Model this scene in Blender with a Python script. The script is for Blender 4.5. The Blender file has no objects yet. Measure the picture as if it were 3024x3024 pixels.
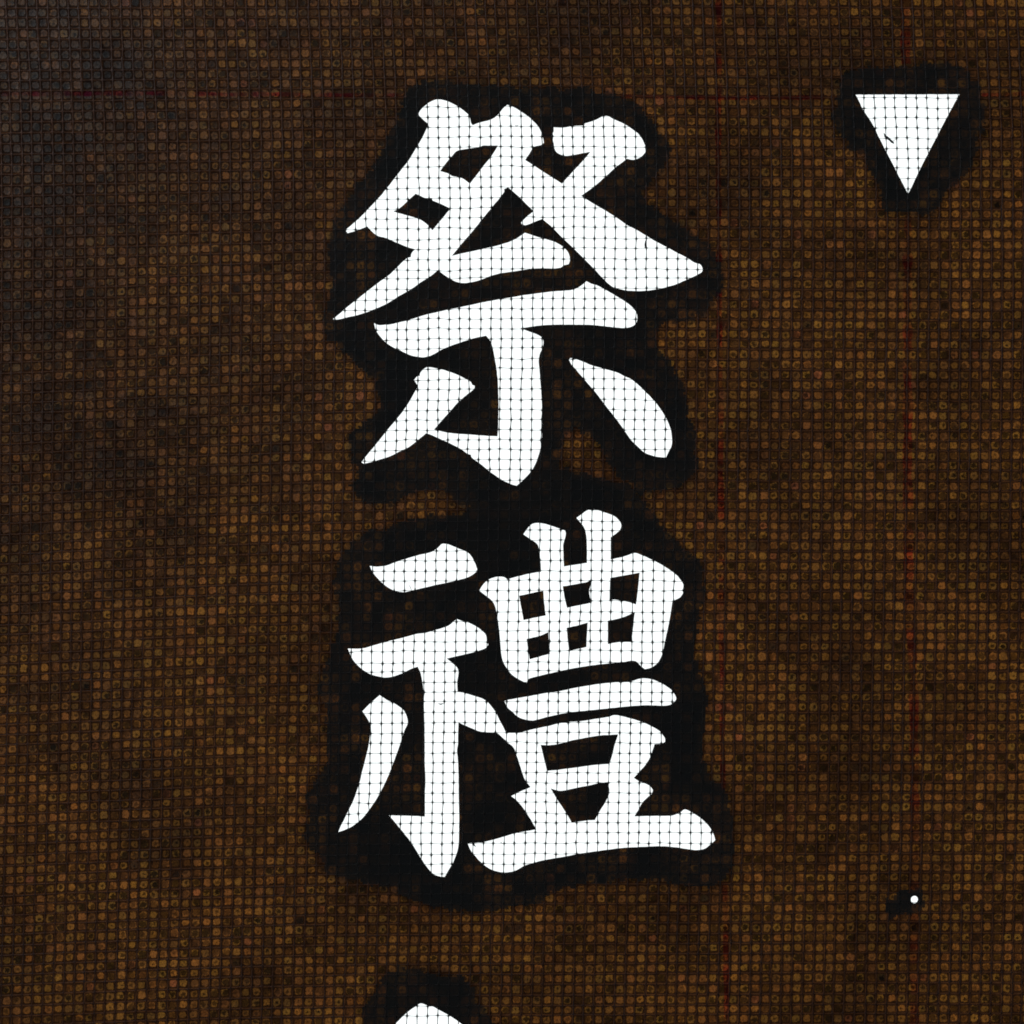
import bpy, math, random
import numpy as np
from mathutils import Vector
from mathutils.geometry import delaunay_2d_cdt

random.seed(7)
rng = np.random.default_rng(11)
scene = bpy.context.scene

# ------------------------------------------------------------------ camera, world, lights, exposure
S = 0.2487 / 3024.0            # metres per photo pixel on the sheet (the picture is about 25 cm wide)
CAM_H = 0.36
cam_d = bpy.data.cameras.new('camera')
cam = bpy.data.objects.new('camera', cam_d)
scene.collection.objects.link(cam)
cam.location = (0, 0, CAM_H)
cam.rotation_euler = (0, 0, 0)
cam_d.sensor_width = 36
cam_d.lens = 36 * CAM_H / 0.2487
cam_d.clip_start = 0.01
cam_d.clip_end = 20
scene.camera = cam

world = bpy.data.worlds.new('World')
scene.world = world
world.use_nodes = True
bg = world.node_tree.nodes['Background']
bg.inputs['Color'].default_value = (0.95, 0.95, 1.0, 1)
bg.inputs['Strength'].default_value = 0.042

# a dull cool window of the room, up and to the left of the table
ld = bpy.data.lights.new('room_window', 'AREA')
ld.shape = 'RECTANGLE'; ld.size = 0.24; ld.size_y = 0.18
ld.color = (0.80, 0.90, 1.0)
ld.energy = 0.85
lo = bpy.data.objects.new('room_window', ld)
scene.collection.objects.link(lo)
lo.location = (-0.34, 0.30, 0.19)
lo.rotation_euler = (Vector((-0.09, 0.06, 0)) - lo.location).to_track_quat('-Z', 'Y').to_euler()

scene.view_settings.view_transform = 'Standard'
scene.view_settings.look = 'None'
scene.view_settings.exposure = 0
scene.view_settings.gamma = 1
scene.view_settings.use_curve_mapping = False
scene.cycles.filter_width = 1.8
PANEL = 1.22                    # brightness of the light table

# ------------------------------------------------------------------ helpers
def link(o, parent=None):
    scene.collection.objects.link(o)
    if parent is not None:
        o.parent = parent
    return o

def make_mesh(name, verts, faces_flat, loop_starts, mat, parent, uv=None, attrs=None, smooth=True):
    me = bpy.data.meshes.new(name)
    nv = len(verts); nl = len(faces_flat); nf = len(loop_starts)
    me.vertices.add(nv); me.loops.add(nl); me.polygons.add(nf)
    me.vertices.foreach_set('co', np.asarray(verts, np.float32).ravel())
    me.loops.foreach_set('vertex_index', np.asarray(faces_flat, np.int32))
    me.polygons.foreach_set('loop_start', np.asarray(loop_starts, np.int32))
    me.update(calc_edges=True)
    me.polygons.foreach_set('use_smooth', np.full(nf, smooth, bool))
    if uv is not None:
        l = me.uv_layers.new(name='cells')
        l.data.foreach_set('uv', np.asarray(uv, np.float32)[np.asarray(faces_flat)].ravel())
    for k, a in (attrs or {}).items():
        at = me.attributes.new(k, 'FLOAT', 'POINT')
        at.data.foreach_set('value', np.asarray(a, np.float32))
    me.materials.append(mat)
    me.validate()
    me.update()
    return link(bpy.data.objects.new(name, me), parent)

def vnoise(x, y, seed=0):
    """smooth value noise in [-1,1]"""
    x = np.asarray(x, float); y = np.asarray(y, float)
    xi = np.floor(x).astype(np.int64); yi = np.floor(y).astype(np.int64)
    fx = x - xi; fy = y - yi
    fx = fx * fx * (3 - 2 * fx); fy = fy * fy * (3 - 2 * fy)
    def h(a, b):
        n = (a * 374761393 + b * 668265263 + seed * 982451653) & 0x7fffffff
        n = ((n ^ (n >> 13)) * 1274126177) & 0x7fffffff
        n = n ^ (n >> 16)
        return (n & 0xffff) / 32767.5 - 1.0
    return ((h(xi, yi) * (1 - fx) + h(xi + 1, yi) * fx) * (1 - fy)
            + (h(xi, yi + 1) * (1 - fx) + h(xi + 1, yi + 1) * fx) * fy)

def wave(x, y):
    """gentle undulation of the sheet (metres), x and y in photo pixels"""
    return 1e-3 * (0.92 + 0.26 * np.sin(x / 610.0 + 0.7) * np.sin(y / 830.0 + 1.9)
                   + 0.16 * np.sin(x / 260.0 + y / 410.0) + 0.13 * np.sin(y / 230.0 - x / 900.0 + 2.0))

def to_world(x, y, z):
    return np.stack([(np.asarray(x) - 1512) * S, (1512 - np.asarray(y)) * S, np.asarray(z)], -1)

# ------------------------------------------------------------------ the gauze grid (in photo pixels)
U0, U1 = -60, 60               # warp threads
V0, V1 = -79, 43               # weft threads
PX, PY = 30.4, 29.65
us = np.arange(U0, U1 + 1); vs = np.arange(V0, V1 + 1)
xs = np.interp(us, [-61, -49, 0, 18, 38, 61], [-353, 18, 1520.2, 2067, 2687, 3395]) + rng.normal(0, 0.7, len(us))
ys = 2040.4 + PY * vs + rng.normal(0, 1.35, len(vs))
_sy = np.array([-400, 0, 300, 550, 900, 1500, 2250, 2900, 3500.])
_ss = np.array([.055, .05, .036, .006, -.008, -.014, -.016, -.026, -.03])
_t = np.linspace(-400, 3500, 400)
_B = np.cumsum(np.interp(_t, _sy, _ss)) * (_t[1] - _t[0])
_B -= np.interp(2466, _t, _B)
def Bend(y): return np.interp(y, _t, _B)
_sx = np.array([-400, 0, 500, 1200, 1700, 2400, 3400.])
_s2 = np.array([-.045, -.042, -.034, -.014, -.002, .003, .0])
_B2 = np.cumsum(np.interp(_t, _sx, _s2)) * (_t[1] - _t[0])
_B2 -= np.interp(1705, _t, _B2)
def Tilt(x, y):
    return np.interp(x, _t, _B2) * np.clip(0.15 + (y - 100) / 1100.0, 0.1, 1.0) + 4.0 * np.sin(x / 420.0 + y / 700.0) * 0.6
def P(u, v):
    x0 = np.interp(u, us, xs); y0 = np.interp(v, vs, ys)
    return x0 + Bend(y0), y0 + Tilt(x0, y0)
def Pinv(x, y):
    x = np.asarray(x, float); y = np.asarray(y, float)
    x0 = x - Bend(y); y0 = y
    for _ in range(8):
        y0 = y - Tilt(x0, y0)
        x0 = x - Bend(y0)
    return np.interp(x0, xs, us), np.interp(y0, ys, vs)

# ------------------------------------------------------------------ cut outlines (photo pixels, read off enlarged views)
def R(ox, oy, k, pts): return [(ox + a / k, oy + b / k) for a, b in pts]
K = 3.22
A = lambda p: R(950, 250, K, p)
B_ = lambda p: R(1500, 250, K, p)
C = lambda p: R(950, 800, K, p)
D = lambda p: R(1500, 800, K, p)
E = lambda p: R(950, 1450, K, p)
F = lambda p: R(1500, 1450, K, p)
G = lambda p: R(950, 2000, K, p)
H = lambda p: R(1500, 2000, K, p)

holes = []
islands = []
# upper part of the first character
holes.append(
 A([(1105,148),(1180,160),(1250,190),(1310,225),(1365,265),(1400,300),(1415,345),(1420,370),(1437,393),(1500,370),(1580,350),(1640,325),(1680,290),(1725,235),(1765,200)])
 + B_([(40,215),(100,250),(190,310),(240,355),(290,410),(315,460),(330,510),(342,560),(325,580),(245,605),(205,665),(165,725),(250,780),(350,845),(430,895),(513,950),(560,895),(640,810),(740,700),(780,650),
       (700,665),(620,680),(550,688),(500,675),(460,650),(440,610),(435,570),(425,540),(420,490),(435,455),(432,415),(480,418),(540,415),(620,402),(725,398),(730,378),(830,345),(930,302),(1000,335),(1110,385),(1190,440),
       (1240,480),(1280,540),(1305,600),(1312,625),(1300,655),(1270,690),(1220,718),(1170,725),(1130,715),(1030,790),(940,870),(850,950),(760,1020),(695,1065),(740,1095),(850,1160),(1000,1250),(1130,1340),(1200,1375),
       (1310,1440),(1410,1500),(1500,1545),(1600,1600),(1690,1645),(1780,1700),(1820,1710),(1845,1745),(1845,1775)])
 + D([(1835,18),(1780,50),(1690,90),(1600,130),(1480,165),(1380,185),(1280,195),(1180,195),(1090,185),(1010,165),(975,145),(900,75)])
 + B_([(830,1771),(740,1680),(640,1580),(540,1485),(440,1385),(400,1345),(325,1285),(260,1310),(200,1335),(160,1345),(130,1335),(125,1320),(145,1295),(200,1245),(245,1212),(180,1150),(100,1070)])
 + A([(1771,985),(1735,1002),(1735,1030),(1640,1150),(1540,1270),(1440,1395),(1340,1510),(1240,1632),(1330,1610),(1500,1575),(1690,1530),(1771,1505)])
 + B_([(60,1480),(110,1450),(160,1415),(240,1440),(340,1470),(430,1495),(490,1525),(540,1565),(570,1600),(585,1640),(588,1670),(575,1715),(530,1725),(500,1745),(440,1755),(330,1752),(200,1760),(100,1775)])
 + A([(1771,1790),(1700,1800),(1610,1825),(1500,1865),(1420,1885),(1350,1892),(1280,1880),(1220,1850),(1160,1810),(1105,1768)])
 + C([(1050,45),(950,110),(850,180),(720,255),(640,305),(550,350),(450,390),(360,420),(250,445),(180,462),(120,468),(110,460),(160,420),(260,335),(350,265),(450,185),(550,110),(640,45)])
 + A([(690,1771),(760,1700),(820,1650),(850,1645),(857,1605),(890,1570),(830,1555),(720,1510),(600,1460),(540,1445),(490,1410),(460,1380),(438,1355),(400,1370),(330,1395),(250,1418),(237,1400),(240,1380),
      (290,1335),(380,1255),(470,1160),(560,1065),(650,955),(740,840),(840,710),(900,610),(960,510),(1010,400),(1015,382),(960,335),(930,305),(925,280),(945,245),(1000,195),(1050,165)]))
islands.append(A([(1675,590),(1530,590),(1505,605),(1420,615),(1290,640),(1235,695),(1170,770),(1130,830),(1200,850),(1240,875),(1300,885),(1350,905),(1410,948),(1460,885),(1540,780),(1620,680)]))
islands.append(A([(895,1045),(940,1065),(985,1085),(1050,1085),(1055,1110),(1130,1140),(1225,1185),(1150,1275),(1055,1390),(1010,1340),(950,1295),(880,1268),(780,1240),(685,1212),(740,1185),(840,1095)]))
# lower part of the first character: bar, hook and left stroke
holes.append(
 C([(500,500),(545,520),(600,515),(640,515),(750,490),(840,468),(940,435),(1080,400),(1310,350),(1500,310),(1700,272)])
 + D([(0,262),(120,240),(230,225),(330,212),(430,200),(620,183),(680,155),(720,125),(745,102),(790,125),(840,140),(920,180),(1000,225),(1090,280),(1160,330),(1200,370),(1225,415),(1228,460),(1215,500),(1180,530),(1130,545),
      (1060,545),(920,530),(800,518),(640,515),(480,515),(330,520),(220,535),(120,550),(190,575),(300,620),(330,650),(338,690),(325,740),(300,800),(292,860),(300,960),(315,1150),(322,1300),(325,1460)])
 + R(1324,1250,4.83,[(1330,0),(1333,150),(1325,300),(1290,440),(1240,580),(1190,670),(1130,745),(1050,825),(975,890),(900,870),(760,805),(620,710),(470,590),(330,485),(325,450),(270,435)])
 + C([(1340,1705),(1240,1650),(1130,1600),(1040,1560),(995,1545),(930,1600),(840,1670),(740,1720),(650,1765),(540,1800),(450,1825),(400,1832),(380,1820),(440,1745),(520,1650),(640,1500),(740,1380),(800,1300),(850,1220),
      (905,1120),(915,1090),(880,1040),(910,1005),(935,1000),(940,970),(1000,920),(1100,930),(1180,950),(1290,990),(1370,1030),(1420,1060),(1430,1085),(1455,1095),(1455,1115),(1440,1135),(1380,1180),(1300,1250),(1220,1340),
      (1140,1430),(1070,1510),(1130,1525),(1230,1545),(1430,1560),(1575,1570),(1672,1575),(1678,1480),(1682,1300),(1678,1100),(1665,950),(1645,830),(1620,710),(1600,665),(1565,620),(1515,630),(1410,655),(1320,685),(1220,720),
      (1130,760),(1070,795),(1020,815),(960,825),(890,815),(820,795),(740,755),(680,730),(610,680),(560,630),(520,570),(505,530)]))
holes.append(D([(580,850),(590,832),(620,835),(720,868),(780,895),(920,935),(1040,970),(1110,1005),(1160,1025),(1230,1080),(1310,1155),(1400,1250),(1460,1330),(1510,1420),(1545,1510),(1558,1600),(1555,1660),(1525,1720),
      (1500,1775),(1440,1772),(1380,1760),(1300,1730),(1240,1680),(1170,1610),(1100,1510),(1020,1400),(940,1300),(830,1155),(730,1040),(640,935),(600,890)]))
# second character
holes.append(E([(460,710),(530,718),(600,712),(640,700),(720,670),(900,615),(1040,580),(1100,545),(1130,515),(1155,500),(1210,508),(1300,545),(1390,585),(1430,630),(1460,690),(1485,755),(1450,785),(1390,820),(1300,845),(1190,870),
      (1090,890),(1000,912),(860,945),(790,960),(730,955),(690,945),(620,905),(560,855),(510,800),(480,755)]))
holes.append(
 E([(250,1495),(380,1495),(480,1470),(580,1440),(780,1390),(900,1358),(990,1345),(1080,1320),(1200,1280),(1250,1245),(1285,1213),(1340,1235),(1400,1250),(1470,1285),(1530,1330),(1565,1375),(1570,1420),(1585,1455),(1560,1490),
    (1460,1525),(1340,1555),(1190,1590),(1240,1630),(1280,1665),(1300,1705),(1300,1740),(1290,1800)])
 + G([(1288,60),(1292,132),(1370,150),(1470,180),(1540,205),(1590,245),(1650,320),(1690,400),(1720,460),(1755,525)])
 + H([(50,525),(100,525),(180,505),(280,480),(380,460),(480,435),(580,420),(670,415),(780,400),(900,380),(960,370),(1000,355),(1060,360),(1160,385),(1260,415),(1360,460),(1430,500),(1470,545),(1490,580),(1490,610),(1460,625),
      (1390,630),(1375,680),(1350,750),(1310,820),(1250,890),(1195,950),(1250,985),(1310,1005),(1350,1030),(1375,1065),(1365,1100),(1330,1130),(1280,1180),(1240,1250),(1200,1315),(1280,1312),(1400,1310),(1540,1308)])
 + R(1950,2300,6.44,[(280,660),(370,620),(440,568),(490,570),(580,615),(700,690),(800,765),(880,845),(940,920),(985,1000),(1020,1090),(1035,1150),(985,1195),(920,1250),(840,1310),(760,1332),(640,1338),(450,1310),(230,1280),(0,1265)])
 + H([(1340,1602),(1140,1612),(1040,1620),(860,1645),(760,1660),(660,1675),(560,1695),(360,1730),(260,1755),(160,1785),(80,1830),(0,1850)])
 + G([(1720,1850),(1640,1835),(1570,1800),(1500,1740),(1450,1685),(1410,1630),(1390,1575),(1440,1570),(1520,1565),(1590,1550),(1740,1507)])
 + H([(60,1480),(160,1460),(230,1448),(270,1440),(220,1355),(160,1260),(90,1175),(30,1125),(80,1100),(130,1075),(215,1040),(170,985),(140,915),(110,820),(80,730),(50,660)])
 + G([(1771,620),(1730,580),(1690,545),(1660,525),(1560,520),(1480,505),(1400,470),(1330,440),(1300,425),(1297,560),(1295,640),(1287,690),(1295,780),(1300,900),(1303,1100),(1307,1300),(1305,1500),(1300,1600),(1280,1680),
      (1245,1770),(1200,1840),(1170,1895),(1120,1890),(1060,1865),(1000,1800),(940,1710),(860,1580),(790,1490),(700,1380),(640,1310),(760,1312),(880,1315),(983,1320),(983,1100),(988,970),(982,830),(980,500),(975,300),(970,130)])
 + E([(960,1820),(945,1740),(915,1668),(850,1690),(780,1725),(700,1755),(620,1770),(560,1765),(480,1745),(420,1715),(350,1660),(300,1600),(265,1530)]))
islands.append(H([(310,640),(400,642),(500,625),(640,590),(870,550),(1045,540),(1010,650),(985,750),(965,818),(860,825),(660,850),(480,875),(370,885),(340,760)]))
islands.append(H([(405,1052),(440,1065),(500,1075),(580,1062),(760,1025),(880,1000),(945,992),(962,1060),(950,1130),(900,1220),(850,1300),(825,1350),(750,1355),(605,1375),(540,1265),(470,1160)]))
holes.append(G([(555,165),(610,205),(690,245),(740,275),(780,310),(805,350),(820,430),(790,500),(740,650),(690,790),(640,920),(580,1050),(500,1190),(420,1300),(370,1355),(290,1415),(230,1445),(160,1470),(175,1430),(240,1300),
      (310,1150),(370,970),(385,900),(420,770),(450,630),(465,520),(462,440),(430,380),(390,320),(460,250)]))
holes.append(
 E([(1500,945),(1530,895),(1580,845),(1640,820),(1700,812),(1740,820),(1765,840)])
 + F([(10,832),(100,810),(200,785),(315,765),(310,680),(295,570),(280,505),(210,455),(145,410),(175,370),(220,320),(270,305),(330,308),(410,330),(480,355),(540,375),(548,400),(540,450),(525,500),(525,580),(530,717),(600,705),
      (700,690),(750,682),(750,560),(745,440),(735,380),(710,325),(650,255),(700,220),(740,190),(790,175),(850,182),(920,205),(980,225),(1030,255),(1065,295),(1075,330),(1065,365),(1030,400),(975,440),(975,650),(1060,632),
      (1130,612),(1205,588),(1260,605),(1360,650),(1440,690),(1530,745),(1600,800),(1650,860),(1670,910),(1665,960),(1630,1010),(1560,1045),(1545,1150),(1520,1290),(1490,1420),(1470,1520),(1445,1590),(1410,1640),(1360,1675),
      (1300,1690),(1260,1660),(1205,1612),(1100,1622),(960,1635),(760,1660),(560,1695),(360,1740),(205,1780),(185,1800),(180,1822),(150,1812),(90,1780),(30,1735)])
 + E([(1740,1650),(1715,1580),(1700,1450),(1690,1330),(1675,1220),(1660,1130),(1640,1070),(1610,1030),(1570,1000)]))
for q in ([(105,995),(335,945),(345,1060),(358,1180),(148,1225),(125,1100)],
          [(520,905),(640,885),(700,872),(740,868),(790,840),(782,905),(770,950),(790,1060),(560,1108),(535,1000)],
          [(970,825),(1250,775),(1235,920),(1215,1078),(1150,1055),(1080,1042),(1000,1030),(962,1048)],
          [(178,1405),(300,1375),(385,1340),(388,1450),(398,1545),(208,1597),(190,1500)],
          [(558,1300),(690,1268),(758,1247),(750,1360),(745,1480),(580,1517),(568,1420)],
          [(948,1232),(1050,1210),(1130,1185),(1203,1145),(1190,1280),(1170,1430),(1060,1432),(947,1452)]):
    islands.append(F(q))
holes.append(H([(-36,222),(0,212),(180,180),(370,145),(480,130),(670,90),(860,60),(1000,45),(1160,35),(1250,10),(1300,5),(1380,20),(1450,50),(1530,100),(1570,140),(1595,190),(1590,215),(1540,255),(1490,265),(1330,262),(1160,270),
      (970,290),(780,310),(580,330),(480,350),(370,375),(280,400),(220,408),(150,395),(90,370),(50,330),(0,290),(-20,250)]))
# top of the third character, running out of the picture
holes.append(R(1000,2724,3.864,[(640,1159),(690,1105),(740,1055),(815,990),(880,945),(940,912),(1020,935),(1080,945),(1165,995),(1280,1055),(1400,1140)])
      + [(1430,3072),(1490,3125),(1470,3140),(1400,3120),(1330,3090),(1255,3062),(1170,3140),(1060,3225),(1010,3235),(1060,3180),(1110,3105)])
# triangle and pin hole
holes.append(R(2400,150,K,[(400,422),(1390,418),(1290,600),(1150,870),(1040,1080),(905,1360),(895,1360),(740,1060),(650,885),(560,700),(465,555),(445,505)]))
holes.append([(2697.5 + 10.8 * math.cos(t * math.pi / 8), 2654 + 11.2 * math.sin(t * math.pi / 8)) for t in range(16)])

def smooth_outline(pts, step=5.0, sharp=50):
    pts = np.array(pts, float); n = len(pts)
    out = []
    def corner(i):
        a = pts[i] - pts[i - 1]; b = pts[(i + 1) % n] - pts[i]
        d = math.degrees(abs(math.atan2(a[0] * b[1] - a[1] * b[0], a @ b)))
        return d > sharp
    cs = [corner(i) for i in range(n)]
    for i in range(n):
        p0, p1, p2, p3 = pts[i - 1], pts[i], pts[(i + 1) % n], pts[(i + 2) % n]
        L = np.linalg.norm(p2 - p1)
        m1 = (p2 - p1) if cs[i] else (p2 - p0) * L / (np.linalg.norm(p1 - p0) + L)
        m2 = (p2 - p1) if cs[(i + 1) % n] else (p3 - p1) * L / (np.linalg.norm(p3 - p2) + L)
        k = max(1, int(round(L / step)))
        for j in range(k):
            t = j / k
            h = ((2*t**3 - 3*t**2 + 1) * p1 + (t**3 - 2*t**2 + t) * m1 + (-2*t**3 + 3*t**2) * p2 + (t**3 - t**2) * m2)
            out.append(h)
    out = np.array(out)
    out += 0.45 * np.stack([vnoise(out[:, 0] / 9, out[:, 1] / 9, 5), vnoise(out[:, 0] / 9, out[:, 1] / 9, 6)], -1)
    return out
holes = [smooth_outline(p, 4.0 if len(p) == 16 else 5.0, 50) for p in holes]
islands = [smooth_outline(p, 5.0, 35) for p in islands]

def inside(px, py, poly):
    px = np.asarray(px); py = np.asarray(py)
    res = np.zeros(px.shape, bool)
    lo_ = poly.min(0); hi_ = poly.max(0)
    sel = np.where((px >= lo_[0]) & (px <= hi_[0]) & (py >= lo_[1]) & (py <= hi_[1]))[0]
    if len(sel) == 0: return res
    x = px[sel]; y = py[sel]; r = np.zeros(len(sel), bool)
    a = poly; b = np.roll(poly, -1, 0)
    for (x1, y1), (x2, y2) in zip(a, b):
        if y1 == y2: continue
        c = (y1 > y) != (y2 > y)
        r ^= c & (x < (x2 - x1) * (y - y1) / (y2 - y1) + x1)
    res[sel] = r
    return res
def is_open(x, y):
    r = np.zeros(np.shape(x), bool)
    for h in holes: r |= inside(x, y, h)
    for i in islands: r &= ~inside(x, y, i)
    return r

# black lacquered borders brushed round the cuts
M1 = lambda p: np.array(R(850, 150, 1.38, p)); M2 = lambda p: np.array(R(850, 1400, 1.38, p))
halos = [
 ('black lacquer border around the upper character', M1([(520,140),(640,125),(700,140),(900,150),(1100,160),(1300,175),(1385,210),(1440,250),(1500,320),(1545,400),(1530,480),(1470,545),(1440,600),(1500,650),(1600,720),(1700,790),(1745,850),(1770,930),(1740,1010),
     (1640,1100),(1515,1120),(1500,1200),(1560,1290),(1620,1400),(1640,1500),(1660,1660),(1640,1740),(1560,1790),(1430,1800),(1340,1720),(1290,1640),(1230,1560),(1170,1540),(1120,1600),(1110,1700),(1130,1790),(1110,1860),(900,1880),
     (780,1880),(690,1840),(650,1800),(520,1790),(430,1850),(330,1840),(270,1790),(290,1710),(260,1660),(270,1560),(360,1480),(370,1420),(350,1330),(260,1260),(190,1200),(150,1120),(155,1040),(190,950),(170,860),(180,760),(190,690),(250,610),
     (300,540),(380,420),(430,320),(470,210)])),
 ('black lacquer border around the lower character', M2([(770,130),(700,60),(800,-20),(1000,-40),(1200,0),(1340,40),(1440,90),(1500,180),(1600,290),(1680,380),(1690,500),(1660,640),(1650,720),(1690,820),(1710,930),(1690,1060),(1700,1200),(1790,1310),(1815,1420),
     (1810,1530),(1800,1620),(1720,1680),(1600,1665),(1450,1650),(1250,1660),(1090,1690),(1010,1745),(900,1760),(740,1780),(600,1760),(490,1720),(400,1680),(250,1650),(160,1620),(120,1540),(70,1480),(90,1380),(80,1300),(120,1230),
     (170,1170),(160,1080),(150,970),(130,880),(140,800),(180,720),(210,620),(210,520),(190,430),(230,330),(300,260),(430,210),(560,180),(680,160)])),
 ('black lacquer border around the triangle', np.array(R(2400,150,K,[(250,330),(360,200),(600,190),(1000,140),(1250,130),(1420,180),(1530,300),(1590,450),(1640,640),(1610,760),(1550,850),(1540,1000),(1500,1100),(1380,1250),(1250,1350),(1200,1470),(1090,1570),
     (900,1550),(720,1550),(640,1450),(620,1300),(560,1180),(480,1000),(370,950),(280,850),(180,680),(230,520)]))),
 ('small black lacquer dab around the pin hole', np.array(R(2500,2500,4.83,[(600,700),(740,610),(1000,620),(1090,700),(1090,850),(980,930),(760,930),(640,1030),(590,940),(560,800)]))),
 ('black lacquer border around the cut below the lower character', np.array(R(1000,2424,K,[(215,1980),(255,1800),(300,1680),(380,1570),(440,1480),(510,1405),(600,1372),(700,1400),(900,1440),(1080,1450),(1190,1480),(1270,1560),(1310,1690),(1390,1780),(1480,1890),(1620,2050)]) + [(1550,3140),(1540,3210),(1200,3180),(1100,3290),(960,3290),(960,3180)])),
]

halos = [(l, smooth_outline(p, 12.0, 80)) for l, p in halos]
def edge_dist(x, y, poly, reach=60):
    d = np.full(len(x), 1e9)
    lo_ = poly.min(0) - reach; hi_ = poly.max(0) + reach
    sel = np.where((x > lo_[0]) & (x < hi_[0]) & (y > lo_[1]) & (y < hi_[1]))[0]
    if len(sel):
        xx = x[sel]; yy = y[sel]; dd = np.full(len(sel), 1e9)
        for a in poly: dd = np.minimum(dd, (xx - a[0]) ** 2 + (yy - a[1]) ** 2)
        d[sel] = np.sqrt(dd)
    return d

# ------------------------------------------------------------------ materials
def new_mat(name):
    m = bpy.data.materials.new(name); m.use_nodes = True
    nt = m.node_tree; nt.nodes.clear()
    return m, nt
class NT:
    def __init__(s, nt): s.nt = nt
    def n(s, t, **kw):
        nd = s.nt.nodes.new(t)
        for k, v in kw.items(): setattr(nd, k, v)
        return nd
    def put(s, sock, v):
        if isinstance(v, bpy.types.NodeSocket): s.nt.links.new(v, sock)
        else: sock.default_value = v
    def m(s, op, a, b=None, c=None, clamp=False):
        nd = s.n('ShaderNodeMath', operation=op, use_clamp=clamp)
        for i, v in enumerate((a, b, c)):
            if v is not None: s.put(nd.inputs[i], v)
        return nd.outputs[0]
    def v(s, op, a, b=None):
        nd = s.n('ShaderNodeVectorMath', operation=op)
        s.put(nd.inputs[0], a)
        if b is not None: s.put(nd.inputs[1], b)
        return nd.outputs['Value'] if op in ('LENGTH', 'DISTANCE', 'DOT_PRODUCT') else nd.outputs[0]
    def step(s, x, lo, hi, o0=0.0, o1=1.0):
        nd = s.n('ShaderNodeMapRange', interpolation_type='SMOOTHSTEP')
        s.put(nd.inputs['Value'], x); s.put(nd.inputs['From Min'], lo); s.put(nd.inputs['From Max'], hi)
        s.put(nd.inputs['To Min'], o0); s.put(nd.inputs['To Max'], o1)
        return nd.outputs[0]
    def mix(s, f, a, b, blend='MIX'):
        nd = s.n('ShaderNodeMix', data_type='RGBA', blend_type=blend)
        s.put(nd.inputs[0], f); s.put(nd.inputs[6], a); s.put(nd.inputs[7], b)
        return nd.outputs[2]
    def noise(s, vec, scale, detail=2.0, rough=0.5, dist=0.0):
        nd = s.n('ShaderNodeTexNoise')
        s.put(nd.inputs['Vector'], vec); s.put(nd.inputs['Scale'], scale)
        s.put(nd.inputs['Detail'], detail); s.put(nd.inputs['Roughness'], rough); s.put(nd.inputs['Distortion'], dist)
        return nd.outputs['Fac'], nd.outputs['Color']
    def ramp(s, f, stops):
        nd = s.n('ShaderNodeValToRGB')
        s.put(nd.inputs[0], f)
        el = nd.color_ramp.elements
        while len(el) < len(stops): el.new(0.5)
        for e, (p, c) in zip(el, stops): e.position = p; e.color = (*c, 1)
        return nd.outputs[0]

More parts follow.
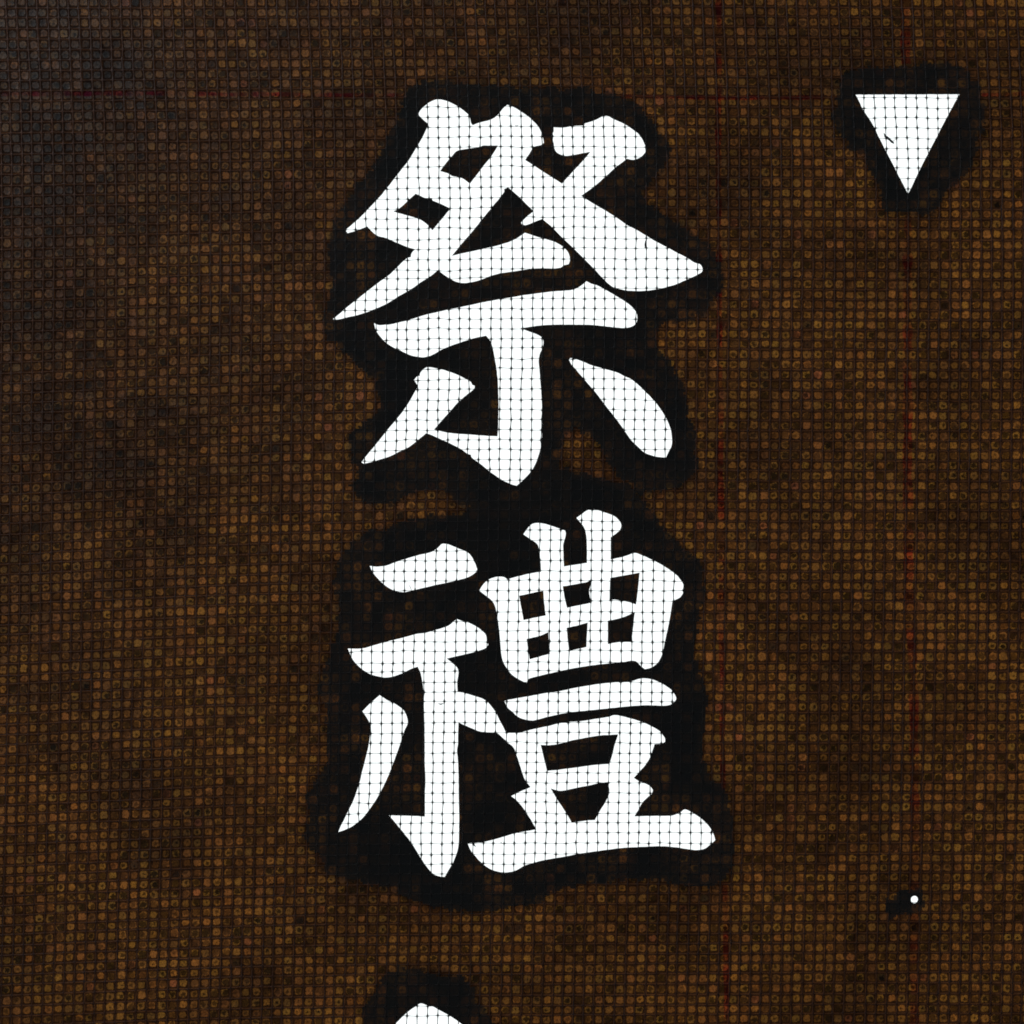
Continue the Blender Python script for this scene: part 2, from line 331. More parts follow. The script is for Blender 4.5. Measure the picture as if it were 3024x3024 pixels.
def paper_material(name, lacquer):
    m, nt = new_mat(name); g = NT(nt)
    uv = g.n('ShaderNodeUVMap', uv_map='cells').outputs[0]
    cell = g.v('FLOOR', uv)
    p = g.v('SUBTRACT', g.v('FRACTION', uv), (0.5, 0.5, 0.0))
    wn = g.n('ShaderNodeTexWhiteNoise', noise_dimensions='2D'); g.put(wn.inputs['Vector'], cell)
    r1 = wn.outputs['Value']
    sp = g.n('ShaderNodeSeparateColor'); g.put(sp.inputs[0], wn.outputs['Color'])
    wn2 = g.n('ShaderNodeTexWhiteNoise', noise_dimensions='2D'); g.put(wn2.inputs['Vector'], g.v('ADD', cell, (317.3, 91.7, 0)))
    sp2 = g.n('ShaderNodeSeparateColor'); g.put(sp2.inputs[0], wn2.outputs['Color'])
    rA, rB, rC = sp.outputs[0], sp.outputs[1], sp.outputs[2]
    rD, rE, rF = sp2.outputs[0], sp2.outputs[1], sp2.outputs[2]
    nz, nzc = g.noise(uv, 3.1, 3, 0.6)
    # ragged rounded-square patch of bare paper inside every mesh of the gauze
    off = g.n('ShaderNodeCombineXYZ')
    g.put(off.inputs[0], g.m('MULTIPLY', g.m('SUBTRACT', rA, 0.5), 0.10)); g.put(off.inputs[1], g.m('MULTIPLY', g.m('SUBTRACT', rB, 0.5), 0.10))
    pp = g.v('ADD', p, off.outputs[0])
    ab = g.n('ShaderNodeSeparateXYZ'); g.put(ab.inputs[0], g.v('ABSOLUTE', pp))
    r4 = g.m('POWER', g.m('ADD', g.m('POWER', ab.outputs[0], 3.4), g.m('POWER', ab.outputs[1], 3.4)), 1 / 3.4)
    rad = g.m('ADD', r4, g.m('MULTIPLY', g.m('SUBTRACT', nz, 0.5), 0.36))
    size = g.m('ADD', 0.35, g.m('MULTIPLY', rC, 0.05))
    blob = g.step(rad, size, g.m('SUBTRACT', size, 0.10))
    # dark core left by pooled lacquer
    off2 = g.n('ShaderNodeCombineXYZ')
    g.put(off2.inputs[0], g.m('MULTIPLY', g.m('SUBTRACT', rD, 0.5), 0.16)); g.put(off2.inputs[1], g.m('MULTIPLY', g.m('SUBTRACT', rE, 0.5), 0.16))
    nk, _ = g.noise(g.v('ADD', uv, (13.7, 5.1, 0)), 4.6, 3, 0.65)
    rl = g.m('ADD', g.v('LENGTH', g.v('ADD', p, off2.outputs[0])), g.m('MULTIPLY', g.m('SUBTRACT', nk, 0.5), 0.70))
    cr = g.m('MULTIPLY_ADD', g.m('POWER', rF, 1.0), 0.40, -0.02)
    core = g.step(rl, g.m('ADD', cr, 0.07), g.m('SUBTRACT', cr, 0.05))
    core = g.m('MULTIPLY', core, g.m('MULTIPLY_ADD', r1, 0.38, 0.48))
    # streaks of fibre
    st, _ = g.noise(g.v('MULTIPLY', uv, (7.5, 5.0, 1.0)), 1.0, 3, 0.7, 1.3)
    streak = g.step(st, 0.34, 0.62, 0.38, 1.22)
    # brightness of each mesh, and broader blotches
    bl1, _ = g.noise(uv, 0.075, 4, 0.60)
    bl2, _ = g.noise(g.v('ADD', uv, (50, 20, 0)), 0.55, 3, 0.6)
    cellb = g.m('MULTIPLY_ADD', g.m('POWER', rB, 1.3), 0.40, 0.53)
    blot = g.m('MULTIPLY', g.step(bl1, 0.34, 0.60, 0.48, 1.08), g.step(bl2, 0.28, 0.56, 0.66, 1.05))
    stain_falloff = g.n('ShaderNodeAttribute', attribute_name='stain_falloff').outputs['Fac']
    blot = g.m('MULTIPLY', blot, g.m('SUBTRACT', 1.0, stain_falloff))
    dead = g.step(rE, 0.006, 0.012, 0.25, 1.0)
    b = g.m('MULTIPLY', g.m('MULTIPLY', cellb, blot), g.m('MULTIPLY', streak, dead))
    b = g.m('MULTIPLY', b, g.m('SUBTRACT', 1.0, core))
    hue = g.ramp(rA, [(0.0, (0.250, 0.080, 0.013)), (0.3, (0.244, 0.087, 0.012)), (0.6, (0.238, 0.092, 0.0115)), (0.9, (0.226, 0.094, 0.011)), (1.0, (0.205, 0.092, 0.011))])
    hue = g.mix(g.step(rD, 0.975, 1.0), hue, (0.25, 0.070, 0.020, 1))
    amber = g.mix(1.0, hue, g.m('MULTIPLY', b, 1.0), 'MULTIPLY')
    # lacquered paper between the patches
    gp, _ = g.noise(uv, 1.7, 3, 0.6)
    ax = g.n('ShaderNodeSeparateXYZ'); g.put(ax.inputs[0], g.v('ABSOLUTE', p))
    edge = g.m('MAXIMUM', ax.outputs[0], ax.outputs[1])
    ridge = g.step(edge, 0.405, 0.465)
    pool = g.mix(g.step(gp, 0.3, 0.7), (0.0140, 0.0058, 0.0031, 1), (0.0270, 0.0112, 0.0052, 1))
    rid = g.mix(g.step(gp, 0.3, 0.7), (0.0560, 0.0205, 0.0080, 1), (0.0880, 0.0340, 0.0120, 1))
    gap = g.mix(ridge, pool, rid)
    gap = g.mix(1.0, gap, g.m('MULTIPLY_ADD', blot, 0.75, 0.30), 'MULTIPLY')
    col = g.mix(blob, gap, amber)
    if lacquer:
        near = g.n('ShaderNodeAttribute', attribute_name='inner').outputs['Fac']
        keep = g.m('MULTIPLY', g.m('POWER', rC, 3.5), g.m('MULTIPLY_ADD', near, 0.30, 0.08))
        bl3, _ = g.noise(uv, 0.35, 2, 0.5)
        keep = g.m('ADD', keep, g.m('MULTIPLY', near, g.step(bl3, 0.36, 0.60, 0.03, 0.16)))
        keep = g.m('ADD', keep, g.m('MULTIPLY', g.n('ShaderNodeAttribute', attribute_name='fade').outputs['Fac'], 0.15))
        col = g.mix(1.0, col, keep, 'MULTIPLY')
        fl, _ = g.noise(uv, 9.0, 2, 0.5)
        col = g.mix(1.0, col, g.mix(fl, (0.0030, 0.0033, 0.0036, 1), (0.0072, 0.0075, 0.0078, 1)), 'ADD')
    tr = g.n('ShaderNodeBsdfTranslucent'); g.put(tr.inputs['Color'], col)
    pr = g.n('ShaderNodeBsdfPrincipled')
    dif = g.mix(1.0, col, (0.9, 0.9, 0.9, 1), 'MULTIPLY')
    if not lacquer:
        # dusty bare paper scatters a little of the room's light
        dif = g.mix(g.m('MULTIPLY', g.m('MULTIPLY', blob, 0.55), g.m('SUBTRACT', 1.0, g.m('MULTIPLY', core, 0.75))), dif, g.mix(1.0, (0.165, 0.150, 0.135, 1), g.m('MULTIPLY', streak, g.m('MULTIPLY_ADD', rC, 0.7, 0.5)), 'MULTIPLY'))
    g.put(pr.inputs['Base Color'], dif)
    g.put(pr.inputs['Roughness'], 0.50 if not lacquer else 0.42)
    g.put(pr.inputs['Specular IOR Level'], g.m('MULTIPLY_ADD', blob, 0.38, 0.10) if not lacquer else 0.28)
    fb, _ = g.noise(uv, 4.5, 4, 0.65)
    ht = g.m('ADD', g.m('MULTIPLY', fb, 0.6), g.m('MULTIPLY', blob, 0.35))
    bp = g.n('ShaderNodeBump'); g.put(bp.inputs['Strength'], 0.55); g.put(bp.inputs['Distance'], 0.00025); g.put(bp.inputs['Height'], ht)
    g.put(pr.inputs['Normal'], bp.outputs[0])
    mx = g.n('ShaderNodeMixShader'); g.put(mx.inputs[0], 0.55)
    nt.links.new(pr.outputs[0], mx.inputs[1]); nt.links.new(tr.outputs[0], mx.inputs[2])
    out = g.n('ShaderNodeOutputMaterial'); nt.links.new(mx.outputs[0], out.inputs[0])
    return m

m_paper = paper_material('tanned_paper', False)
m_lacq = paper_material('black_lacquer', True)

def thread_material():
    m, nt = new_mat('lacquered_silk'); g = NT(nt)
    tc = g.n('ShaderNodeTexCoord').outputs['Object']
    f, _ = g.noise(tc, 900.0, 3, 0.6)
    f2, _ = g.noise(tc, 60.0, 2, 0.5)
    col = g.mix(g.step(f, 0.3, 0.7), (0.130, 0.050, 0.028, 1), (0.250, 0.105, 0.058, 1))
    col = g.mix(g.step(f2, 0.4, 0.65), col, (0.165, 0.088, 0.066, 1))
    coat = g.n('ShaderNodeAttribute', attribute_name='coat').outputs['Fac']
    col = g.mix(coat, col, (0.042, 0.040, 0.038, 1))
    pr = g.n('ShaderNodeBsdfPrincipled')
    g.put(pr.inputs['Base Color'], col); g.put(pr.inputs['Roughness'], 0.42); g.put(pr.inputs['Specular IOR Level'], 0.4)
    tr = g.n('ShaderNodeBsdfTranslucent'); g.put(tr.inputs['Color'], (0.42, 0.47, 0.47, 1))
    mx = g.n('ShaderNodeMixShader'); g.put(mx.inputs[0], 0.42)
    nt.links.new(pr.outputs[0], mx.inputs[1]); nt.links.new(tr.outputs[0], mx.inputs[2])
    out = g.n('ShaderNodeOutputMaterial'); nt.links.new(mx.outputs[0], out.inputs[0])
    return m
m_thread = thread_material()

def pencil_material():
    m, nt = new_mat('red_pencil'); g = NT(nt)
    uv = g.n('ShaderNodeUVMap', uv_map='cells').outputs[0]
    f, _ = g.noise(uv, 0.32, 3, 0.6); f2, _ = g.noise(uv, 2.4, 2, 0.6)
    fac = g.m('MULTIPLY', g.step(f, 0.36, 0.64, 0.12, 0.85), g.step(f2, 0.28, 0.58, 0.45, 1.0))
    tint = g.mix(fac, (1, 1, 1, 1), (1.0, 0.24, 0.55, 1))
    tp = g.n('ShaderNodeBsdfTransparent'); g.put(tp.inputs[0], tint)
    df = g.n('ShaderNodeBsdfDiffuse'); g.put(df.inputs[0], (0.42, 0.03, 0.04, 1))
    mx = g.n('ShaderNodeMixShader'); g.put(mx.inputs[0], g.m('MULTIPLY', fac, 0.035))
    nt.links.new(tp.outputs[0], mx.inputs[1]); nt.links.new(df.outputs[0], mx.inputs[2])
    out = g.n('ShaderNodeOutputMaterial'); nt.links.new(mx.outputs[0], out.inputs[0])
    return m
m_pencil = pencil_material()

def simple(name, col, rough, emit=None):
    m, nt = new_mat(name); g = NT(nt)
    tc = g.n('ShaderNodeTexCoord').outputs['Object']
    f, _ = g.noise(tc, 40.0, 3, 0.5)
    out = g.n('ShaderNodeOutputMaterial')
    if emit:
        em = g.n('ShaderNodeEmission')
        g.put(em.inputs['Color'], g.mix(f, (*col, 1), (col[0] * 0.985, col[1], col[2], 1)))
        em.inputs['Strength'].default_value = emit
        nt.links.new(em.outputs[0], out.inputs[0])
    else:
        pr = g.n('ShaderNodeBsdfPrincipled')
        g.put(pr.inputs['Base Color'], g.mix(f, (*[c * 0.8 for c in col], 1), (*col, 1)))
        g.put(pr.inputs['Roughness'], rough)
        nt.links.new(pr.outputs[0], out.inputs[0])
    return m
m_panel = simple('lit_diffuser', (0.955, 1.0, 1.0), 0.5, PANEL)
m_house = simple('table_housing', (0.62, 0.62, 0.60), 0.4)
m_fibre = simple('dark_fibre', (0.035, 0.040, 0.045), 0.7)

# ------------------------------------------------------------------ light table under the stencil
def empty(name, label, cat, loc=(0, 0, 0)):
    o = bpy.data.objects.new(name, None); o.empty_display_size = 0.02
    o.location = loc
    o['label'] = label; o['category'] = cat
    return link(o)

def box(name, lo_, hi_, mat, parent, bevel=0.0):
    import bmesh
    bm = bmesh.new()
    bmesh.ops.create_cube(bm, size=1.0)
    for v in bm.verts:
        v.co = Vector([(lo_[i] + hi_[i]) / 2 + v.co[i] * (hi_[i] - lo_[i]) for i in range(3)])
    if bevel:
        bmesh.ops.bevel(bm, geom=bm.edges[:], offset=bevel, segments=2, affect='EDGES')
    me = bpy.data.meshes.new(name); bm.to_mesh(me); bm.free()
    me.materials.append(mat)
    return link(bpy.data.objects.new(name, me), parent)

table = empty('light_table', 'glowing white light table lying under the brown stencil', 'light table')
TX, TY = 0.141, 0.141
box('diffuser', (-TX, -TY, -0.003), (TX, TY, 0.0), m_panel, table)
hs = box('housing', (-TX - 0.02, -TY - 0.02, -0.018), (TX + 0.02, TY + 0.02, -0.0035), m_house, table, 0.002)
for a, b in (((-TX - 0.02, TY + 0.0005, -0.0034), (TX + 0.02, TY + 0.02, -0.0001)), ((-TX - 0.02, -TY - 0.02, -0.0034), (TX + 0.02, -TY - 0.0005, -0.0001)),
             ((-TX - 0.02, -TY, -0.0034), (-TX - 0.0005, TY, -0.0001)), ((TX + 0.0005, -TY, -0.0034), (TX + 0.02, TY, -0.0001))):
    box('rim', a, b, m_house, table, 0.0012)

# ------------------------------------------------------------------ the stencil sheet
stencil = empty('stencil', 'brown lacquered paper stencil with two cut Japanese characters, a triangle and gauze', 'stencil')
nu = U1 - U0; nv = V1 - V0
qu = np.arange(nu * 4 + 1) / 4 + U0; qv = np.arange(nv * 4 + 1) / 4 + V0
QU, QV = np.meshgrid(qu, qv)                      # rows = v
GX, GY = P(QU, QV)
NQ = nu * 4 + 1
gid = np.arange(QU.size).reshape(QU.shape)

touched = np.zeros((nv, nu), bool)
for poly in holes + islands:
    a = poly; b = np.roll(poly, -1, 0)
    for t in np.linspace(0, 1, 6):
        q = a + (b - a) * t
        u, v = Pinv(q[:, 0], q[:, 1])
        touched[np.floor(v - V0).astype(int), np.floor(u - U0).astype(int)] = True
cv, cu = np.mgrid[0:nv, 0:nu]
ccx, ccy = P(cu + 0.5 + U0, cv + 0.5 + V0)
open_c = is_open(ccx.ravel(), ccy.ravel()).reshape(nv, nu)

X = GX.ravel(); Y = GY.ravel(); UU = QU.ravel(); VV = QV.ravel()
# regular meshes of paper
quads = []
for jv, ju in zip(*np.where(~touched & ~open_c)):
    g0 = gid[jv * 4:jv * 4 + 5, ju * 4:ju * 4 + 5]
    quads.append(np.stack([g0[:-1, :-1].ravel(), g0[1:, :-1].ravel(), g0[1:, 1:].ravel(), g0[:-1, 1:].ravel()], -1))
quads = np.concatenate(quads)
# meshes crossed by a cut: constrained triangulation
need = np.zeros(QU.shape, bool)
edges_g = []
for jv, ju in zip(*np.where(touched)):
    need[jv * 4:jv * 4 + 5, ju * 4:ju * 4 + 5] = True
    g0 = gid[jv * 4:jv * 4 + 5, ju * 4:ju * 4 + 5]
    for side, (dv, du) in ((g0[0], (-1, 0)), (g0[-1], (1, 0)), (g0[:, 0], (0, -1)), (g0[:, -1], (0, 1))):
        if not touched[jv + dv, ju + du]:
            edges_g += [(side[k], side[k + 1]) for k in range(4)]
nid = gid[need]
back = -np.ones(QU.size, int); back[nid] = np.arange(len(nid))
pts = [Vector((x, y)) for x, y in zip(X[nid], Y[nid])]
edg = [(int(back[a]), int(back[b])) for a, b in edges_g]
for poly in holes + islands:
    k0 = len(pts)
    pts += [Vector((float(x), float(y))) for x, y in poly]
    edg += [(k0 + i, k0 + (i + 1) % len(poly)) for i in range(len(poly))]
ov, oe, of, oov, _, _ = delaunay_2d_cdt(pts, edg, [], 0, 1e-4)
ovn = np.array([(p.x, p.y) for p in ov])
gmap = -np.ones(len(ov), int)
newx, newy = [], []
base = QU.size
for i, src in enumerate(oov):
    hit = [s for s in src if s < len(nid)]
    if hit: gmap[i] = nid[hit[0]]
    else:
        gmap[i] = base + len(newx); newx.append(ovn[i, 0]); newy.append(ovn[i, 1])
newx = np.array(newx); newy = np.array(newy)
nuu, nvv = Pinv(newx, newy)
X = np.concatenate([X, newx]); Y = np.concatenate([Y, newy]); UU = np.concatenate([UU, nuu]); VV = np.concatenate([VV, nvv])
tri = np.array([f for f in of if len(f) == 3])
cen = ovn[tri].mean(1)
u, v = Pinv(cen[:, 0], cen[:, 1])
iu = np.clip(np.floor(u - U0).astype(int), 0, nu - 1); iv = np.clip(np.floor(v - V0).astype(int), 0, nv - 1)
ok = touched[iv, iu] & ~is_open(cen[:, 0], cen[:, 1])
tri = gmap[tri[ok]]
# keep a common winding that faces up (world y is flipped against pixel y)
def area(f):
    a, b, c = f[:, 0], f[:, 1], f[:, 2]
    return (X[b] - X[a]) * (Y[c] - Y[a]) - (X[c] - X[a]) * (Y[b] - Y[a])
ar = area(tri); tri = tri[np.abs(ar) > 1e-6]; ar = area(tri)
tri[ar > 0] = tri[ar > 0][:, ::-1]
aq = area(quads); quads[aq > 0] = quads[aq > 0][:, ::-1]

# heights: paper sags and domes between the threads
fu = UU - np.floor(UU); fv = VV - np.floor(VV)
du_ = np.minimum(fu, 1 - fu); dv_ = np.minimum(fv, 1 - fv)
near = np.minimum(du_, dv_)
ci = np.floor(UU).astype(int); cj = np.floor(VV).astype(int)
rnd = rng.uniform(-1, 1, (nv + 2, nu + 2))
cr = rnd[np.clip(cj - V0, 0, nv), np.clip(ci - U0, 0, nu)]
relief = np.interp(near, [0, 0.12, 0.25, 0.5], [0.120, 0.03, 0.0, 0.0]) * 1e-3
dome = np.clip(np.minimum(du_, dv_) / 0.5, 0, 1)
relief = relief + dome * (0.02 + 0.10 * cr) * 1e-3
Z = wave(X, Y) + relief

# stains of thicker lacquer and dirt, plus backlight falloff painted in at upper left
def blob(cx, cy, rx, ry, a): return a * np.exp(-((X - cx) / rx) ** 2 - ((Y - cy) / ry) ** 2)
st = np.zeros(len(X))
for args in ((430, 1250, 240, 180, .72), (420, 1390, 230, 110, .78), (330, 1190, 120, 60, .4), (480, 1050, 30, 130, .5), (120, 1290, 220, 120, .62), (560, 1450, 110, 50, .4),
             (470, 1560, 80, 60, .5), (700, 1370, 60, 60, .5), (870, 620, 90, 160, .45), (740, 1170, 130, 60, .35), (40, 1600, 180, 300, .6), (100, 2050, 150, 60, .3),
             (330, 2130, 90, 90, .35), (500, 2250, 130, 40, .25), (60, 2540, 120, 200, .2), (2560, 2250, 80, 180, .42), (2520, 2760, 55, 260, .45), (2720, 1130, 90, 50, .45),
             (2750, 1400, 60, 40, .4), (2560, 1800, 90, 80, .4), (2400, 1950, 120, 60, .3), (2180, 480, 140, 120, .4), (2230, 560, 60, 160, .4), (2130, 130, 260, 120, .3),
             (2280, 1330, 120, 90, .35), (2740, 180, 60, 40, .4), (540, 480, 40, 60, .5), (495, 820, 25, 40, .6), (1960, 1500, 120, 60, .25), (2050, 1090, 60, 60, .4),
             (0, 300, 820, 660, .84), (60, 1050, 560, 500, .70), (300, 1280, 360, 260, .68), (760, 420, 300, 400, .35), (1450, 20, 1200, 300, .46), (2420, 2520, 40, 60, .45), (2900, 980, 60, 40, .3)):  # large blobs at left and upper left: dimmer backlight painted into the paper
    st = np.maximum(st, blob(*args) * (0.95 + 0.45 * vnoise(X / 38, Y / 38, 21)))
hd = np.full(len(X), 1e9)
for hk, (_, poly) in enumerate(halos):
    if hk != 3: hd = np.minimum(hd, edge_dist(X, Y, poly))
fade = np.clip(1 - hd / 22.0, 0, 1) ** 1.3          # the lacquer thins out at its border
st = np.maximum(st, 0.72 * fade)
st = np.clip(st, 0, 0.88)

# which faces were brushed with black lacquer
allf_c = np.concatenate([np.stack([X[quads].mean(1), Y[quads].mean(1)], -1), np.stack([X[tri].mean(1), Y[tri].mean(1)], -1)])
wx = allf_c[:, 0] + 8 * vnoise(allf_c[:, 0] / 22, allf_c[:, 1] / 22, 31) + 6 * vnoise(allf_c[:, 0] / 11, allf_c[:, 1] / 11, 32)
wy = allf_c[:, 1] + 8 * vnoise(allf_c[:, 0] / 22, allf_c[:, 1] / 22, 33) + 6 * vnoise(allf_c[:, 0] / 11, allf_c[:, 1] / 11, 34)
owner = np.zeros(len(allf_c), int)
for k, (_, poly) in enumerate(halos):
    ins = inside(wx, wy, poly)
    owner[(owner == 0) & ins] = k + 1
inner = np.clip(0.5 + 0.75 * vnoise(X / 120, Y / 120, 41) + 0.25 * vnoise(X / 45, Y / 45, 42), 0, 1)

# free edges (cuts and the outer edge of the sheet)
eq = np.concatenate([quads[:, [0, 1]], quads[:, [1, 2]], quads[:, [2, 3]], quads[:, [3, 0]]])
et = np.concatenate([tri[:, [0, 1]], tri[:, [1, 2]], tri[:, [2, 0]]])
ea = np.concatenate([eq, et])
ef = np.concatenate([np.tile(np.arange(len(quads)), 4), len(quads) + np.tile(np.arange(len(tri)), 3)])
key = np.sort(ea, 1); key = key[:, 0].astype(np.int64) * len(X) + key[:, 1]
_, inv, cnt = np.unique(key, return_inverse=True, return_counts=True)
free = cnt[inv] == 1
THICK = 0.28e-3
for k in range(len(halos) + 1):
    q = quads[owner[:len(quads)] == k]; t = tri[owner[len(quads):] == k]
    fe = ea[free & (owner[ef] == k)]
    used = np.unique(np.concatenate([q.ravel(), t.ravel()]))
    remap = -np.ones(len(X), int); remap[used] = np.arange(len(used))
    co = to_world(X[used], Y[used], Z[used])
    ru = np.unique(fe.ravel()) if len(fe) else np.zeros(0, int)
    rmap = -np.ones(len(X), int); rmap[ru] = len(used) + np.arange(len(ru))
    lowz = wave(X[ru], Y[ru]) - THICK
    co = np.concatenate([co, to_world(X[ru], Y[ru], lowz)])
    rim = np.stack([remap[fe[:, 1]], remap[fe[:, 0]], rmap[fe[:, 0]], rmap[fe[:, 1]]], -1) if len(fe) else np.zeros((0, 4), int)
    q4 = np.concatenate([remap[q], rim])
    flat = np.concatenate([q4.ravel(), remap[t].ravel()])
    starts = np.concatenate([np.arange(len(q4)) * 4, len(q4) * 4 + np.arange(len(t)) * 3])
    vi = np.concatenate([used, ru])
    uv = np.stack([UU[vi], VV[vi]], -1)
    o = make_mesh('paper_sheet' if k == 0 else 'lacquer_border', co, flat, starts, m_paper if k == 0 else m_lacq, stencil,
                  uv=uv, attrs={'stain_falloff': st[vi], 'inner': inner[vi], 'fade': fade[vi]})
    o['label'] = 'brown tanned paper with an amber patch in every gauze mesh' if k == 0 else halos[k - 1][0]

# ------------------------------------------------------------------ gauze threads, one object each
PROF_W = [(-9.0, 1.25), (-3.8, 1.95), (0.0, 3.5), (3.8, 1.95), (9.0, 1.25)]     # warp: thickness round each crossing
PROF_F = [(-10.0, 0.62), (-4.2, 1.10), (0.0, 2.5), (4.2, 1.10), (10.0, 0.62)]    # weft is finer
jx = rng.normal(0, 0.75, (len(vs), len(us))); jy = rng.normal(0, 0.75, (len(vs), len(us)))
cxs, cys = P(*np.meshgrid(us, vs))
cxs = cxs + jx + 1.2 * vnoise(cxs / 90, cys / 60, 51); cys = cys + jy + 1.6 * vnoise(cxs / 55, cys / 120, 52)
# a few pulled wefts
for (px, py, rx, ry, a) in ((1285, 985, 25, 60, -5), (1255, 1005, 20, 50, 3), (1440, 700, 60, 25, 3), (1330, 800, 50, 40, 4), (1180, 1560, 40, 60, 2)):
    cys = cys + a * np.exp(-((cxs - px) / rx) ** 2 - ((cys - py) / ry) ** 2)
def thread(name, cx, cy, prof, along_y, seed):
    n = len(cx)
    r_ = np.random.default_rng(seed)
    px, py, rr = [], [], []
    for i in range(n):
        k = r_.uniform(0.82, 1.18)
        for o, rad in prof:
            j = i + (1 if o > 0 else -1)
            if o == 0 or j < 0 or j >= n:
                px.append(cx[i] + (0 if along_y else o)); py.append(cy[i] + (o if along_y else 0))
            else:
                d = math.hypot(cx[j] - cx[i], cy[j] - cy[i]); f = abs(o) / d
                f2 = f + 0.0
                px.append(cx[i] + (cx[j] - cx[i]) * f2); py.append(cy[i] + (cy[j] - cy[i]) * f2)
            rr.append(rad * (k if abs(o) < 5 else r_.uniform(0.85, 1.2)))
    px = np.array(px); py = np.array(py); rr = np.array(rr)
    order = np.argsort(py if along_y else px); px, py, rr = px[order], py[order], rr[order]
    zc = wave(px, py) + 0.150e-3
    m = len(px)
    if along_y: sx, sy = rr, np.zeros(m)
    else: sx, sy = np.zeros(m), rr
    zr = np.minimum(rr, 1.5) * S
    ring = np.stack([to_world(px + sx, py + sy, zc), to_world(px, py, zc + zr), to_world(px - sx, py - sy, zc), to_world(px, py, zc - zr)], 1)
    co = ring.reshape(-1, 3)
    i0 = np.arange(m - 1)[:, None] * 4; kk = np.arange(4)[None]
    a = i0 + kk; b = i0 + (kk + 1) % 4
    f = np.stack([a, b, b + 4, a + 4], -1).reshape(-1, 4)
    if not along_y: f = f[:, ::-1]
    hal = np.zeros(m, bool)
    qx = px + 12 * vnoise(px / 22, py / 22, 71); qy = py + 12 * vnoise(px / 22, py / 22, 72)
    for _, poly in halos: hal |= inside(qx, qy, poly)
    coat = np.repeat(hal.astype(float), 4) * 0.9
    return make_mesh(name, co, f.ravel(), np.arange(len(f)) * 4, m_thread, stencil, attrs={'coat': coat})
for i in range(1, len(us) - 1):
    thread('warp_thread', cxs[:, i], cys[:, i], PROF_W, True, 1000 + i)
for j in range(1, len(vs) - 1):
    thread('weft_thread', cxs[j], cys[j], PROF_F, False, 3000 + j)

# ------------------------------------------------------------------ red pencil guide lines on the paper
def guide(pts, w, label, skip=()):
    pts = np.array(pts, float)
    L = np.concatenate([[0], np.cumsum(np.hypot(*np.diff(pts, axis=0).T))])
    s = np.arange(0, L[-1], 8.0)
    x = np.interp(s, L, pts[:, 0]); y = np.interp(s, L, pts[:, 1])
    x = x + 1.5 * vnoise(s / 60, s * 0, 61); y = y + 1.5 * vnoise(s / 60, s * 0 + 3, 62)
    tx = np.gradient(x); ty = np.gradient(y); d = np.hypot(tx, ty); nx, ny = -ty / d, tx / d
    ww = w * (1 + 0.25 * vnoise(s / 30, s * 0, 63))
    def zz(a, b): return wave(a, b) + 0.135e-3
    l = to_world(x + nx * ww / 2, y + ny * ww / 2, zz(x, y)); r = to_world(x - nx * ww / 2, y - ny * ww / 2, zz(x, y))
    co = np.stack([l, r], 1).reshape(-1, 3)
    keep = np.ones(len(s) - 1, bool)
    op = is_open(x, y)
    hal = np.zeros(len(s), bool)
    for _, poly in halos: hal |= inside(x, y, poly)
    bad = op | hal
    keep = ~(bad[:-1] | bad[1:])
    uu, vv = Pinv(x, y)
    uv = np.repeat(np.stack([uu, vv], -1), 2, 0)
    idx = np.where(keep)[0]
    for run in np.split(idx, np.where(np.diff(idx) > 1)[0] + 1):
        if len(run) < 6: continue
        i = run * 2
        f = np.stack([i, i + 1, i + 3, i + 2], -1)
        used = np.unique(f); rm = -np.ones(len(co), int); rm[used] = np.arange(len(used))
        f = rm[f]
        o = make_mesh('guide_line', co[used], f.ravel(), np.arange(len(f)) * 4, m_pencil, stencil, uv=uv[used])
        o['label'] = label
guide([(2119, -280), (2121, 100), (2119, 500), (2123, 900), (2127, 1300), (2127, 1700), (2130, 2200), (2141, 2700), (2146, 3300)], 16, 'red pencil guide line beside the two characters')
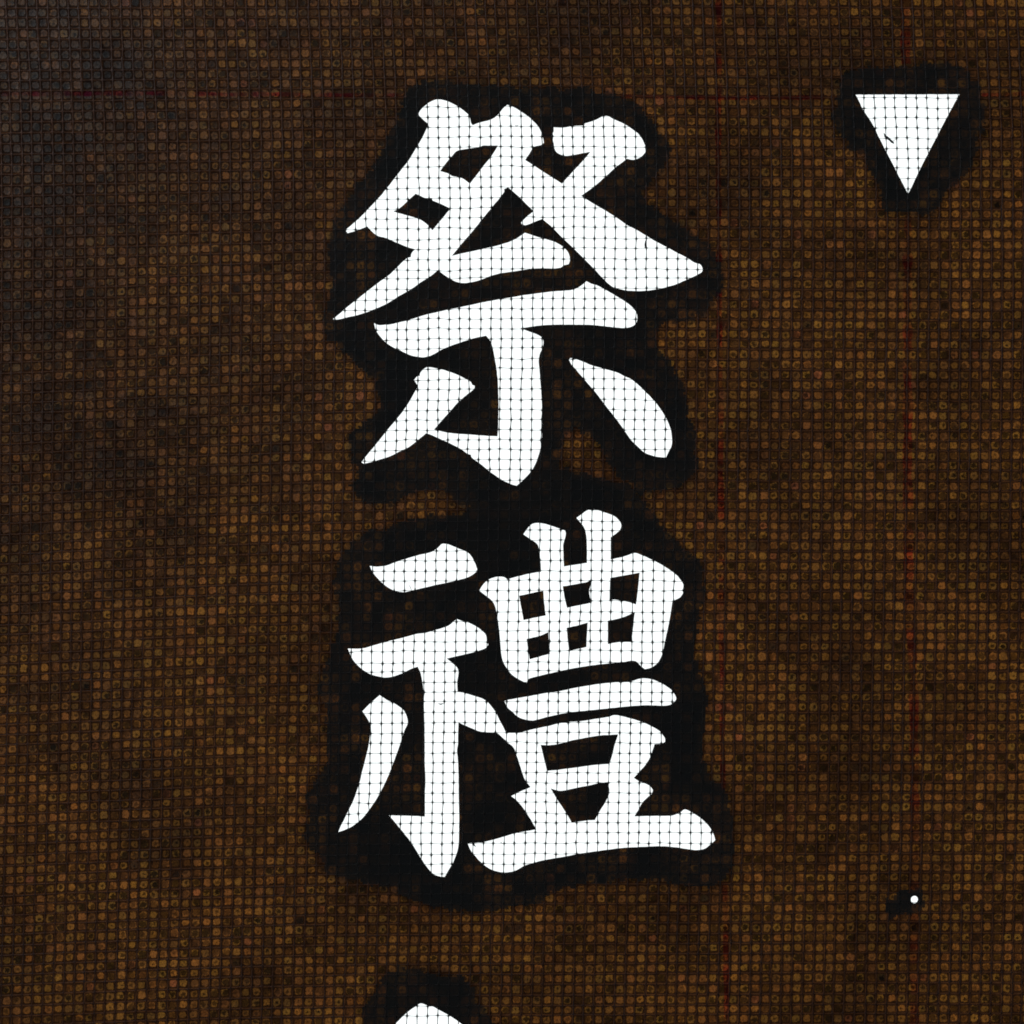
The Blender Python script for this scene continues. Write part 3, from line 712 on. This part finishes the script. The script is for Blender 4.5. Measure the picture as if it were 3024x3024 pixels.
guide([(2668, -280), (2672, 100), (2677, 650), (2677, 1300), (2678, 1700), (2694, 2050), (2697, 2600), (2698, 3300)], 26, 'red pencil guide line through the triangle and pin hole')
guide([(-280, 284), (0, 282), (300, 280), (1000, 284), (2000, 290), (2200, 292), (2480, 290), (2900, 282), (3300, 278)], 12, 'red pencil guide line running crosswise above the characters')

# ------------------------------------------------------------------ bits of fluff caught in the gauze
def fibre(pts, radii, label=None):
    pts = np.array(pts, float); rr = np.array(radii, float)
    tx = np.gradient(pts[:, 0]); ty = np.gradient(pts[:, 1]); d = np.hypot(tx, ty) + 1e-9
    nx, ny = -ty / d * rr, tx / d * rr
    x, y = pts.T; zc = wave(x, y) + 0.20e-3
    ring = np.stack([to_world(x + nx, y + ny, zc), to_world(x, y, zc + rr * S), to_world(x - nx, y - ny, zc), to_world(x, y, zc - rr * S)], 1).reshape(-1, 3)
    m = len(x); i0 = np.arange(m - 1)[:, None] * 4; kk = np.arange(4)[None]
    f = np.stack([i0 + kk, i0 + (kk + 1) % 4, i0 + (kk + 1) % 4 + 4, i0 + kk + 4], -1).reshape(-1, 4)
    make_mesh('caught_fibre', ring, f.ravel(), np.arange(len(f)) * 4, m_fibre, stencil)
fibre(R(2400,150,K,[(668,790),(680,820),(700,835),(725,855),(745,875),(765,890)]), [1.0, 3.2, 4.2, 3.4, 3.6, 1.6])
fibre(R(2400,150,K,[(755,868),(780,850),(808,828)]), [0.8, 0.6, 0.4])
fibre(R(1500,250,K,[(1305,1490),(1303,1530),(1300,1560)]), [1.2, 3.0, 1.0])
fibre(R(950,250,K,[(1840,402),(1855,408),(1870,398)]), [0.9, 1.5, 0.6])
fibre(R(950,1450,K,[(835,893),(848,915),(858,945)]), [0.7, 0.8, 0.7])
fibre(R(950,2000,K,[(1110,246),(1135,252),(1160,244)]), [0.8, 2.0, 0.8])
fibre(R(950,2000,K,[(1440,1565),(1452,1590),(1466,1606)]), [2.2, 2.2, 0.6])
fibre(R(950,2000,K,[(1700,1560),(1712,1568)]), [0.8, 1.0])
